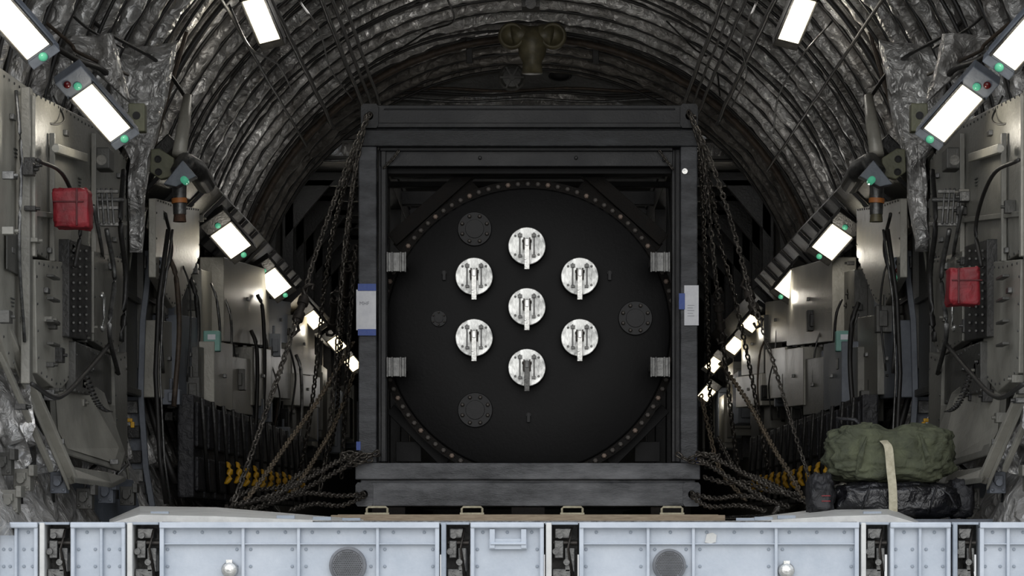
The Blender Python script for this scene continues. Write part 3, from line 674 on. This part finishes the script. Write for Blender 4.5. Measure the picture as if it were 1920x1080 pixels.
        MB().add(vs,fs,0,True).ob('insulation_blanket',foil2 if (dd<15.7 or dd>18) else foil,label='crumpled silver insulation blanket hanging on wall',cat='insulation blanket',group='hanging insulation blankets')
    A=[(268,470),(252,600),(248,740),(258,880),(270,950)]
    Lf=[S(a-24,b,19.7) for a,b in A]; Rt=[S(a+20,b,19.7) for a,b in A]
    mb=MB(); mb.prism(Lf+Rt[::-1],(0,.05,0))
    mb.tube([S(a-20,b,19.6) for a,b in A],.028,4); mb.tube([S(a+16,b,19.6) for a,b in A],.028,4)
    o=mb.ob('frame_column',bluegrey,bevel=.004,label='blue-grey frame column with rectangular bays',cat='column')
    for i in range(12):
        t=(i+.5)/12*(len(A)-1); k=min(int(t),len(A)-2); a=A[k][0]+(A[k+1][0]-A[k][0])*(t-k); b=A[k][1]+(A[k+1][1]-A[k][1])*(t-k)
        mb=MB(); mb.box(S(a-2,b,19.66),(.085,.03,.09)); mb.ob('column_bay',dark if i%3 else steel_dk,o,.006)
    for j,(x_,w_) in enumerate(((214,8),(228,6),(292,10),(300,5))):
        mb=MB(); mb.tube([S(x_+24,430,19.2),S(x_+6,560,19.2),S(x_,700,19.2),S(x_+8,860,19.2),S(x_+20,945,19.2)],w_*.0018,5); mb.ob('wall_conduit',(brown,olive,rubber,steel_dk)[j],label='narrow conduit curving down the wall frame',cat='conduit',group='wall conduits')
    # E
    o=panel([(292,372),(374,392),(374,480),(340,566),(324,578),(292,520)],2.56,.05,olive_lt,label='olive-grey wall panel with tapered lower corner')
    if left: text('1070',.09,wp(306,406,2.54)+Vector((.012,0,0)),(math.pi/2,0,math.pi/2),inkd,o)
    specs=[(378,420,505,690,2.6),(420,505,482,640,2.5),(335,372,590,740,2.55),(372,400,650,790,2.5),(402,436,640,770,2.42),(436,474,668,775,2.44),(474,508,650,760,2.42),(505,545,560,640,2.55),(508,545,650,745,2.48),(300,330,600,745,2.6),(548,590,590,700,2.5),(552,600,700,760,2.45)]
    for i,(a,b,c_,d_,x0) in enumerate(specs):
        dy=(b-a)*.28*(1 if c_<560 else .55)
        o=panel([(a,c_),(b,c_+dy),(b,d_+(b-a)*.1),(a,d_)],x0,.2,(olive,olive_dk,olive,olive_lt,bluegrey)[(i*7+(0 if left else 1))%5],name='wall_cabinet',label='tall grey-green equipment cabinet along the side wall',cat='cabinet',rivets=False)
        latch(o,(a+b)/2,(c_+d_)/2,x0)
        m=MB(); p=wp(a+1,c_+10,x0); q=wp(a+1,d_-10,x0); y_=min(p.y,q.y)-.012
        m.bb((p.x+out.x*.03,y_,p.z),(p.x+out.x*.09,y_+.03,q.z)); m.ob('cabinet_rib',(dark,olive)[i%2],o,.004)
    for i in range(13):
        x0=2.38+.2*random.random(); dd=19.9+i*.8; z1=1.6+.6*random.random(); z0=.7+.5*random.random()
        pts=[X((-x0-.05,dd,z1)),X((-x0,dd-.02,z1-.15)),X((-x0+.03*random.random(),dd+.04,(z0+z1)/2)),X((-x0-.02,dd,z0))]
        MB().tube(catmull(pts,5),random.choice((.008,.012,.02)),6).ob('wall_cable_run',random.choice((rubber,dark,steel_dk,rubber,brown)),label='dark vertical cable run over wall cabinets',cat='cable',group='vertical cable runs')
    for i in range(11):
        x0=2.38+.1*random.random(); dd=20+i*.9; z=.95+.9*random.random(); h=.08+.16*random.random()
        mb=MB(); c=X((-x0-.08,dd,z)); mb.box(c,(.14,.12,h)); mb.box(c+X((.02,-.07,0)),(.06,.03,h*.6)); mb.cyl(c+Vector((0,0,h/2)),c+Vector((0,0,h/2+.08)),.014,n=8)
        mb.ob('wall_equipment_box',random.choice((dark,olive_dk,black,olive_dk,bluegrey)),bevel=.006,label='small dark equipment box mounted on the side wall',cat='box',group='small equipment boxes')
    c=S(398,640,21.6); mb=MB(); mb.box(c,(.13,.1,.16)); o=mb.ob('first_aid_box',teal,bevel=.01,label='teal plastic box mounted on the side wall',cat='box'); mb=MB(); mb.box(c+Vector((0,-.052,.03)),(.06,.01,.04)); mb.ob('box_label',paper,o)
    dd=29.8; i=0
    while dd<46:
        x0=2.5+.15*random.random(); h0=1.0+.3*random.random(); h1=1.75+.35*random.random(); L_=.6+.6*random.random()
        p=X((-x0,dd,h0)); q=X((-2.78,dd+L_,h1)); mb=MB(); mb.bb(p,q); mb.box((p+q)/2+Vector((0,-L_/2,0)),(.2,.03,(h1-h0)*.8))
        mb.ob('wall_cabinet',(olive,olive_dk,olive,bluegrey)[i%4],bevel=.01,label='grey-green equipment cabinet in the forward bay',cat='cabinet',group='forward bay cabinets'); dd+=L_+.08+.2*random.random(); i+=1
    for i in range(14):
        dd=20.2+i*.72
        mb=MB(); x0=2.42
        mb.bb(X((-x0,dd,.25)),X((-x0-.12,dd+.6,1.0))); mb.bb(X((-x0+.03,dd+.03,.3)),X((-x0,dd+.57,.55))); mb.bb(X((-x0+.03,dd+.03,.62)),X((-x0,dd+.57,.95)))
        st=mb.ob('stowed_seat',blk_nyl,bevel=.02,label='black folded sidewall troop seat',cat='seat',group='stowed troop seats')
        mb=MB(); mb.tube([X((-x0+.045,dd+.1,.98)),X((-x0+.05,dd+.3,.6)),X((-x0+.045,dd+.5,.3))],.016,5,flat=.4); mb.ob('seat_webbing',dark,st)
    for i in range(11):
        dd=21.6+i*.7; x0=2.35; pts=[]
        for k in range(9):
            t=-1.6+2.9*k/8; pts.append(X((-x0+.04*math.cos(t),dd+.04*k/8,.46+.085*math.sin(t)+.015*((i*3)%2))))
        mb=MB(); mb.tube(pts,[.006,.016,.022,.026,.026,.024,.020,.015,.006],10); mb.ob('life_vest_roll',yellow,label='yellow rubber roll on folded seat',cat='life vest',group='yellow rolls along the seats')
    mb=MB(); mb.bb(X((-1.95,17.2,.061)),X((-2.3,30,.12))); 
    for i in range(22): mb.box(X((-2.1,17.4+i*.58,.13)),(.12,.2,.03))
    mb.ob('tie_down_rail',dark,bevel=.006,label='dark cargo tie-down rail along the floor edge',cat='rail')
    for i in range(5):
        c=X((-1.86-.02*i,17.3+.5*i,.12)); mb=MB(); mb.lathe(c,(1,0,.2),[(.05,-.01),(.06,-.01),(.06,.01),(.05,.01)],16); mb.box(c+Vector((0,0,-.04)),(.09,.09,.04)); mb.ob('tie_down_ring',bolt_dk,label='steel tie-down ring on the floor rail',cat='ring',group='tie-down rings',bevel=.003)
    Rm=Matrix.Rotation((math.radians(45) if left else math.radians(-45)),3,'Y')
    root=empty('light_rail',X((-2.62,24.7,2.2)),'long dark overhead rail carrying the lamps','rail')
    mb=MB(); mb.box(X((-2.64,24.9,2.60)),(.10,10.8,.44),Rm); mb.ob('rail_body',dark,root,.01)
    mb=MB(); mb.box(X((-2.74,24.9,2.74)),(.14,10.8,.10),Rm)
    for i in range(12):
        mb.box(X((-2.59,19.8+i*.9,2.55)),(.03,.05,.42),Rm)
    mb.ob('rail_ribs',rubber,root,.004)
    mb=MB(); mb.box(X((-2.6,35.5,2.56)),(.08,9.6,.30),Rm); mb.ob('rail_extension',dark,root,.01)
    root=empty('air_duct',S(338,400,18.9),'silver air duct elbow with hanging nozzle at rail end','duct')
    mb=MB(); mb.tube([S(385,345,19.6),S(368,318,19.2),S(348,305,18.95),S(334,322,18.85),S(334,350,18.85)],[.07,.075,.07,.055,.05],16); mb.ob('duct_elbow',steel_dk,root)
    mb=MB(); mb.cyl(S(336,348,18.85),S(337,402,18.85),.05,.044,18); mb.ob('nozzle_body',steel_dk,root)
    mb=MB(); mb.cyl(S(336,372,18.84),S(336.5,381,18.84),.054,.053,18); mb.ob('nozzle_band',orange,root)
    mb=MB(); mb.cyl(S(337,402,18.85),S(337,416,18.85),.04,.045,18); mb.ob('nozzle_tip',rust if left else brass,root)
    mb=MB(); mb.tube([S(352,180,19.3),S(345,230,19.2),S(336,290,19.0)],[.03,.045,.05],14); mb.ob('riser_pipe',olive_lt,root)
    mb=MB(); mb.prism([S(306,345,18.6),S(342,300,18.6),S(368,330,18.6),S(330,350,18.6)],(0,.12,0)); mb.ob('exit_lamp_housing',bluegrey,root,.006); 
    c=S(345,337,18.5); mb=MB(); mb.lathe(c,(0,-1,0),[(.024,-.1),(.024,.008),(.0005,.02)],14,0,True); mb.ob('green_lens',greenlens,root)
    mb=MB(); P=[S(283,280,18.9),S(298,278,18.9),S(326,296,18.9),S(326,330,18.9),S(300,336,18.9),S(281,322,18.9)]; mb.prism(P,(0,.08,0)); o=mb.ob('mounting_bracket',grn,bevel=.006,label='olive green bracket plate with two holes',cat='bracket')
    for (a,b) in ((296,298),(297,322)): c=S(a,b,18.89); mb=MB(); mb.lathe(c,(0,-1,0),[(.024,-.02),(.024,.004),(.018,.004),(.017,-.005)],16); mb.ob('bracket_hole',black,o)
    mb=MB(); c=S(258,222,16.9); mb.box(c,(.10,.1,.17)); mb.box(c+X((-.04,-.02,-.02)),(.08,.06,.1)); o=mb.ob('mounting_bracket',grn,bevel=.006,label='olive green bracket block beside wall lamp',cat='bracket')
    mb=MB(); mb.lathe(c+Vector((0,-.052,.01)),(0,-1,0),[(.024,-.01),(.024,.003),(.016,.003)],16); mb.ob('bracket_hole',black,o)
    c=S(296,508,19.4); mb=MB(); mb.box(c,(.07,.06,.19)); o=mb.ob('signal_light',bluegrey,bevel=.012,label='three-lens jump signal light box on frame column',cat='signal light')
    for z,m_ in ((.055,black),(0,redlens if not left else black),(-.055,black if left else greenlens)):
        m=MB(); m.lathe(c+Vector((0,-.03,z)),(0,-1,0),[(.024,-.005),(.025,.008),(.015,.014),(.0005,.016)],16,0,True); m.ob('signal_lens',m_,o)
    for k,(P,r,m_) in enumerate((([(60,190,15.3),(90,230,15.5),(120,225,15.8),(100,180,15.9)],.006,rubber),([(0,20,15.6),(60,60,15.7),(140,110,16.3),(190,130,17),(230,170,17.6)],.02,rubber),([(60,20,16.2),(130,80,16.6),(150,100,16.8),(240,140,18)],.012,brown),([(175,385,16.8),(190,460,17),(192,480,17.2)],.012,steel_dk),([(350,60,20.1),(300,230,20.1),(285,300,20.1)],.016,brown),([(232,500,18.4),(222,560,18.4),(236,610,18.4)],.012,rubber),([(130,0,17.5),(200,60,18),(300,120,19),(360,200,19.8)],.014,rubber),([(110,0,16.8),(160,50,17.2),(230,90,18)],.01,rubber),([(310,400,19.2),(322,470,19.4),(300,560,19.4),(306,700,19.4)],.012,rubber))):
        MB().tube(catmull([S(*p) for p in P],8),r,6).ob('wall_hose',m_,label='dark hose looping across the side wall',cat='hose',group='wall hoses')
    pts=[]; a=S(160,700,16.2); b=S(205,772,16.4)
    for i in range(150):
        t=i/149; c=a+(b-a)*t+Vector((0,0,-.06*math.sin(math.pi*t))); th=t*2*math.pi*16; pts.append(c+Vector((math.cos(th)*.018,math.sin(th)*.018,0)))
    MB().tube(pts,.005,4).ob('coil_cord',rubber,label='black coiled cord hanging from the wall',cat='cord')
    c=S(240,788,18.3) ; mb=MB(); mb.box(c,(.06,.03,.025)); mb.box(c+X((.03,0,-.03)),(.025,.03,.04)); mb.ob('yellow_handle',yellow,bevel=.006,label='small yellow pull handle on wall frame',cat='handle')
    for i in range(54):
        px=random.uniform(10,480); py=random.uniform(230+(px*.45),800); x0=2.60
        if 225<px<300: continue
        c=wp(px,py,x0); sz=(.02,.03+.08*random.random(),.02+.07*random.random())
        mb=MB(); mb.box(c+out*.03,(.06,sz[1],sz[2])); mb.cyl(c+out*.02,c-out*.02,.010,n=10)
        mb.ob('wall_fitting',random.choice((olive,olive_dk,dark,dark,olive_dk,steel_dk)),bevel=.005,label='small grey equipment fitting on the side wall',cat='fitting',group='wall fittings')
side(-1); side(1)
for (x0,y0,x1,y1,d_) in ((102,352,172,431,15.3),(1774,501,1835,575,15.6)):
    mb=MB(); a=W(x0,y0,d_); b=W(x1,y1,d_); c=(a+b)/2; mb.blob(c,(abs(b.x-a.x)/2*.95,.09,abs(a.z-b.z)/2*.93),36,24,.2,.055,2.2,0,x0)
    o=mb.ob('red_cover',red,label='red fabric cover over wall equipment',cat='cover'); sx=-1 if x0<900 else 1
    mb=MB(); mb.box(c+Vector((-sx*.035,-.09,.0)),(.010,.014,.2)); mb.ob('cover_strap',reddk,o,.003)
    mb=MB(); mb.box(c+Vector((sx*.012,-.09,.03)),(.17,.012,.008)); mb.ob('cover_seam',reddk,o,.003)

# ---------------------------------------------------------------- bags
c=W(1667,850,16)
root=empty('duffel_bag',Vector((c.x,16,.32)),'stuffed olive drab duffel bag strapped on top of black bags','bag')
mb=MB(); mb.blob(c,(.36,.2,.168),110,60,.55,.06,2.9,0,4,.24); mb.ob('bag_body',green_fab,root)
for x_ in (-.2,.2):
    mb=MB(); mb.tube([c+Vector((x_,-.17,-.12)),c+Vector((x_*.95,-.215,-.02)),c+Vector((x_*.8,-.18,.10)),c+Vector((x_*.6,-.1,.17))],.02,4,flat=.3); mb.ob('bag_webbing',green_fab,root)
mb=MB(); mb.tube([c+Vector((-.26,0,.12)),c+Vector((-.3,-.03,.2)),c+Vector((-.2,-.05,.19)),c+Vector((-.16,-.05,.15))],.012,6); mb.ob('bag_handle',blk_nyl,root)
c2=W(1678,938,16); mb=MB(); mb.blob(c2,(.37,.22,.105),72,30,.5,.06,3,0,9); rt=mb.ob('shiny_bag',blk_fab,label='shiny black duffel bag under the olive one',cat='bag')
for x_ in (-.22,.16): mb=MB(); mb.tube([c2+Vector((x_,-.22,-.08)),c2+Vector((x_+.02,-.245,0)),c2+Vector((x_+.05,-.2,.08)),c2+Vector((x_+.12,-.22,.03)),c2+Vector((x_+.16,-.235,-.05))],.014,5,flat=.5); mb.ob('bag_strap',blk_nyl,rt)
c3=W(1538,930,15.9); mb=MB(); mb.blob(c3,(.075,.12,.125),40,26,.6,.12,2.6,0,2); rt=mb.ob('small_bag',blk_nyl,label='small black nylon bag with red straps',cat='bag')
mb=MB(); mb.box(c3+Vector((.02,-.115,0)),(.05,.01,.006)); mb.ob('red_strap',red,rt)
mb=MB(); mb.box(c3+Vector((.02,-.115,-.03)),(.05,.01,.006)); mb.ob('red_strap',red,rt)
c4=W(1800,935,16); mb=MB(); mb.blob(c4,(.07,.15,.11),32,20,.5,.08,3,0,6); mb.ob('small_bag',blk_nyl,label='small black nylon bag leaning on the shiny bag',cat='bag')
pp=[W(1675,970,15.74),W(1674,920,15.735),W(1670,880,15.765),W(1666,840,15.765),W(1658,828,15.8),W(1652,820,15.9),W(1650,816,16.05)]
mb=MB(); vs=[]
P=catmull(pp,6)
for i,p in enumerate(P): vs+=[p+Vector((-.024,0,0)),p+Vector((.024,0,0)),p+Vector((.024,.006,.002)),p+Vector((-.024,.006,.002))]
fs=[(i*4+j,i*4+(j+1)%4,(i+1)*4+(j+1)%4,(i+1)*4+j) for i in range(len(P)-1) for j in range(4)]
mb.add(vs,fs,0,False); mb.ob('cargo_strap',strapm,label='pale tan webbing strap over the bag pile',cat='strap')
MB().bb((1.75,15.6,.06),(2.6,16.5,.085)).ob('floor_plate',bluegrey,label='blue-grey floor plate under the bags',cat='floor plate',bevel=.004)

# ---------------------------------------------------------------- ramp edge
RD=14.0
def zr(py): return CZ+(CY-py)*RD/F
def xr(px): return (px-CX)*RD/F
BM=MB(); BM.lathe((0,0,0),(0,-1,0),[(.0085,-.002),(.0085,.005),(.005,.007)],8)
_t=BM.ob('panel_bolt',ramp_d); BOLT=_t.data; _o=WO[_t.name].copy(); bpy.data.objects.remove(_t)
def ramp_panel(x0,x1,ribs,label='pale blue-grey ribbed ramp edge panel with bolts',vents=(),knobs=(),latch=False):
    zt=zr(979); zb=-.62
    root=empty('ramp_edge_panel',((xr(x0)+xr(x1))/2,RD+.1,zb),label,'ramp panel','ramp edge panels')
    mb=MB(); mb.bb((xr(x0),RD+.03,zb),(xr(x1),RD+.10,zt-.005)); mb.ob('panel_web',ramp,root,.004)
    mb=MB(); f=.022
    mb.bb((xr(x0),RD-.03,zt-.03),(xr(x1),RD+.04,zt)); mb.bb((xr(x0),RD-.015,zb),(xr(x1),RD+.04,zb+.04))
    for xa in (x0,x1):
        sg=1 if xa==x0 else -1; mb.bb((xr(xa),RD-.02,zb),(xr(xa)+sg*f,RD+.035,zt-.02))
    for r_ in ribs: mb.bb((xr(r_)-.008,RD-.012,zb),(xr(r_)+.008,RD+.035,zt-.02))
    if x1-x0>200: mb.bb((xr(x0),RD-.005,zr(1020)-.003),(xr(x1),RD+.035,zr(1020)+.003))
    mb.ob('panel_ribs',ramp,root,.007)
    def bolt(p):
        o=bpy.data.objects.new('panel_bolt',BOLT); COL.objects.link(o); o.parent=root; o.location=Vector(p)+_o-WO[root.name]
    edges=[x0]+list(ribs)+[x1]
    for a,b in zip(edges[:-1],edges[1:]):
        n=max(1,int((b-a)/44))
        for i in range(n): bolt((xr(a+(b-a)*(i+.5)/n),RD+.03,zr(998)))
        for z_ in (1030,1062):
            for e in (a+13,b-13): bolt((xr(e),RD+.03,zr(z_)))
    for (px,py,r) in vents:
        c=Vector((xr(px),RD-.01,zr(py))); mb=MB(); mb.lathe(c,(0,-1,0),[(r,-.05),(r,.006),(r*.86,.01),(r*.84,.002),(.0005,.002)],36)
        g=MB(); n=8
        for i in range(-n,n+1):
            for j in range(-n,n+1):
                x=(i+.5*(j%2))*r*.8/n; z=j*r*.8/n
                if x*x+z*z<(r*.78)**2: g.lathe(c+Vector((x,-.002,z)),(0,-1,0),[(r*.034,0),(r*.03,.003)],6)
        v=mb.ob('round_vent',ventm,root); go=g.ob('vent_mesh',dark,v); go['kind']='stuff'
    for (px,py) in knobs:
        c=Vector((xr(px),RD-.03,zr(py))); mb=MB(); mb.lathe(c,(0,-1,0),[(.04,-.06),(.04,.0),(.034,.008),(.018,.01),(.0005,.014)],28,0,True); mb.box(c+Vector((0,.01,.03)),(.03,.03,.04)); mb.ob('tie_down_knob',steel2,root)
    if latch:
        mb=MB(); 
        mb.bb((xr(917),RD-.01,zr(1030)),(xr(988),RD+.03,zr(1010))); 
        for xx in (923,982): mb.bb((xr(xx-5),RD-.02,zr(1028)),(xr(xx+5),RD+.03,zr(992)))
        mb.cyl((xr(920),RD-.02,zr(1019)),(xr(986),RD-.02,zr(1019)),.008,n=12); mb.ob('latch_plate',ramp,root,.005)
    return root
ramp_panel(-70,72,[-8,30]); ramp_panel(133,236,[190]); 
ramp_panel(300,824,[456,560,708],vents=((652,1060,.093),),knobs=((431,1068),)); 
ramp_panel(882,1020,[],latch=True)
rp=ramp_panel(1086,1610,[1215,1300,1455],vents=((1255,1060,.083),),knobs=((1474,1070),))
c=Vector((xr(1333),RD+.018,zr(1009))); mb=MB(); mb.prism([c+Vector(q) for q in ((-.03,0,-.022),(-.02,0,.02),(.01,0,.028),(.03,0,.015),(.026,0,-.02),(0,0,-.028))],(0,.01,0)); mb.ob('sticker_patch',white,rp)
ramp_panel(1668,1782,[1725]); ramp_panel(1836,2060,[1890,1950])
deck=empty('ramp_deck',(0,14.2,.05),'pale worn ramp deck plate with seams and hinges','ramp deck')
mb=MB(); mb.bb((-2.75,RD+.1,.061),(2.75,14.8,.066)); mb.ob('deck_plate',white,deck)
for px in (300,600,825,880,1020,1085,1400,1610): mb=MB(); mb.bb((xr(px)-.003,RD+.1,.0655),(xr(px)+.003,14.8,.068)); mb.ob('deck_seam',dark,deck)
for i,(a,b) in enumerate(((74,131),(238,298),(826,880),(1022,1084),(1612,1666),(1784,1834))):
    w_=xr(b)-xr(a)
    mb=MB(); mb.bb((xr(a),RD+.16,-.6),(xr(b),RD+.22,zr(984))); root=mb.ob('ramp_hinge',dark,deck)
    mb=MB(); mb.bb((xr(a)+.004,RD-.03,-.6),(xr(a)+w_*.2,RD+.16,zr(980))); mb.ob('white_hinge_lug',white if i in (0,1,3,4) else ramp_d,root,.005)
    mb=MB()
    for k_,(z_,x_,ww,hh) in enumerate(((1000,.55,.5,.05),(1030,.42,.28,.09),(1050,.75,.3,.12),(1078,.5,.55,.06))):
        mb.box((xr(a)+w_*x_,RD+.09,zr(z_)),(w_*ww,.12,hh)); mb.cyl((xr(a)+w_*(x_-.1),RD+.0,zr(z_+4)),(xr(a)+w_*(x_-.1),RD+.08,zr(z_+4)),.016,n=12)
    mb.ob('hinge_block',steel_dk,root,.006)
    mb=MB(); mb.cyl((xr(a)+w_*.25,RD+.05,zr(1018)),(xr(b)-.004,RD+.05,zr(1018)),.012,n=12); mb.tube([Vector((xr(a)+w_*.8,RD+.04,zr(990))),Vector((xr(a)+w_*.7,RD+.0,zr(1030))),Vector((xr(a)+w_*.85,RD+.04,zr(1085)))],.008,6); mb.ob('hinge_rod',bolt_dk,root)
    mb=MB(); mb.bb((xr(a),RD-.02,zr(984)),(xr(b),RD+.16,zr(979))); mb.ob('hinge_cover',ramp_d,root,.003)
for s in (-1,1):
    f=(lambda px:px) if s<0 else (lambda px: {205:1722,262:1665,405:1560,682:1385}[px])
    b=[W(f(p),y,16.2) for p,y in ((205,974),(262,949),(405,951),(682,974))]; a_=[W(f(p),y,15.0) for p,y in ((205,981),(262,965),(405,968),(682,979))]
    mb=MB(); vs=a_+b+[Vector((p.x,p.y,.06)) for p in a_]+[Vector((p.x,p.y,.06)) for p in b]
    mb.add(vs,[(0,1,5,4),(1,2,6,5),(2,3,7,6),(8,9,1,0),(9,10,2,1),(10,11,3,2),(4,5,13,12),(5,6,14,13),(6,7,15,14),(0,4,12,8),(3,11,15,7),(8,12,13,9),(9,13,14,10),(10,14,15,11)])
    o=mb.ob('ramp_toe',white,bevel=.003,label='pale folded ramp toe plate on the deck',cat='ramp toe',weld=True)
    for t in (.2,.45,.7,.9):
        q=a_[1]*(1-t)+a_[2]*t if t<.4 else a_[2]*(1-t)+a_[3]*t; mb=MB(); mb.box(q+Vector((0,.2,.01)),(.1,.02,.02)); mb.ob('toe_cleat',ramp_d,o,.002)
mb=MB(); mb.bb((-1.15,14.9,.06),(1.3,18.2,.075)); mb.ob('roller_tray',steel_dk,label='grey metal roller tray set in the floor',cat='tray')
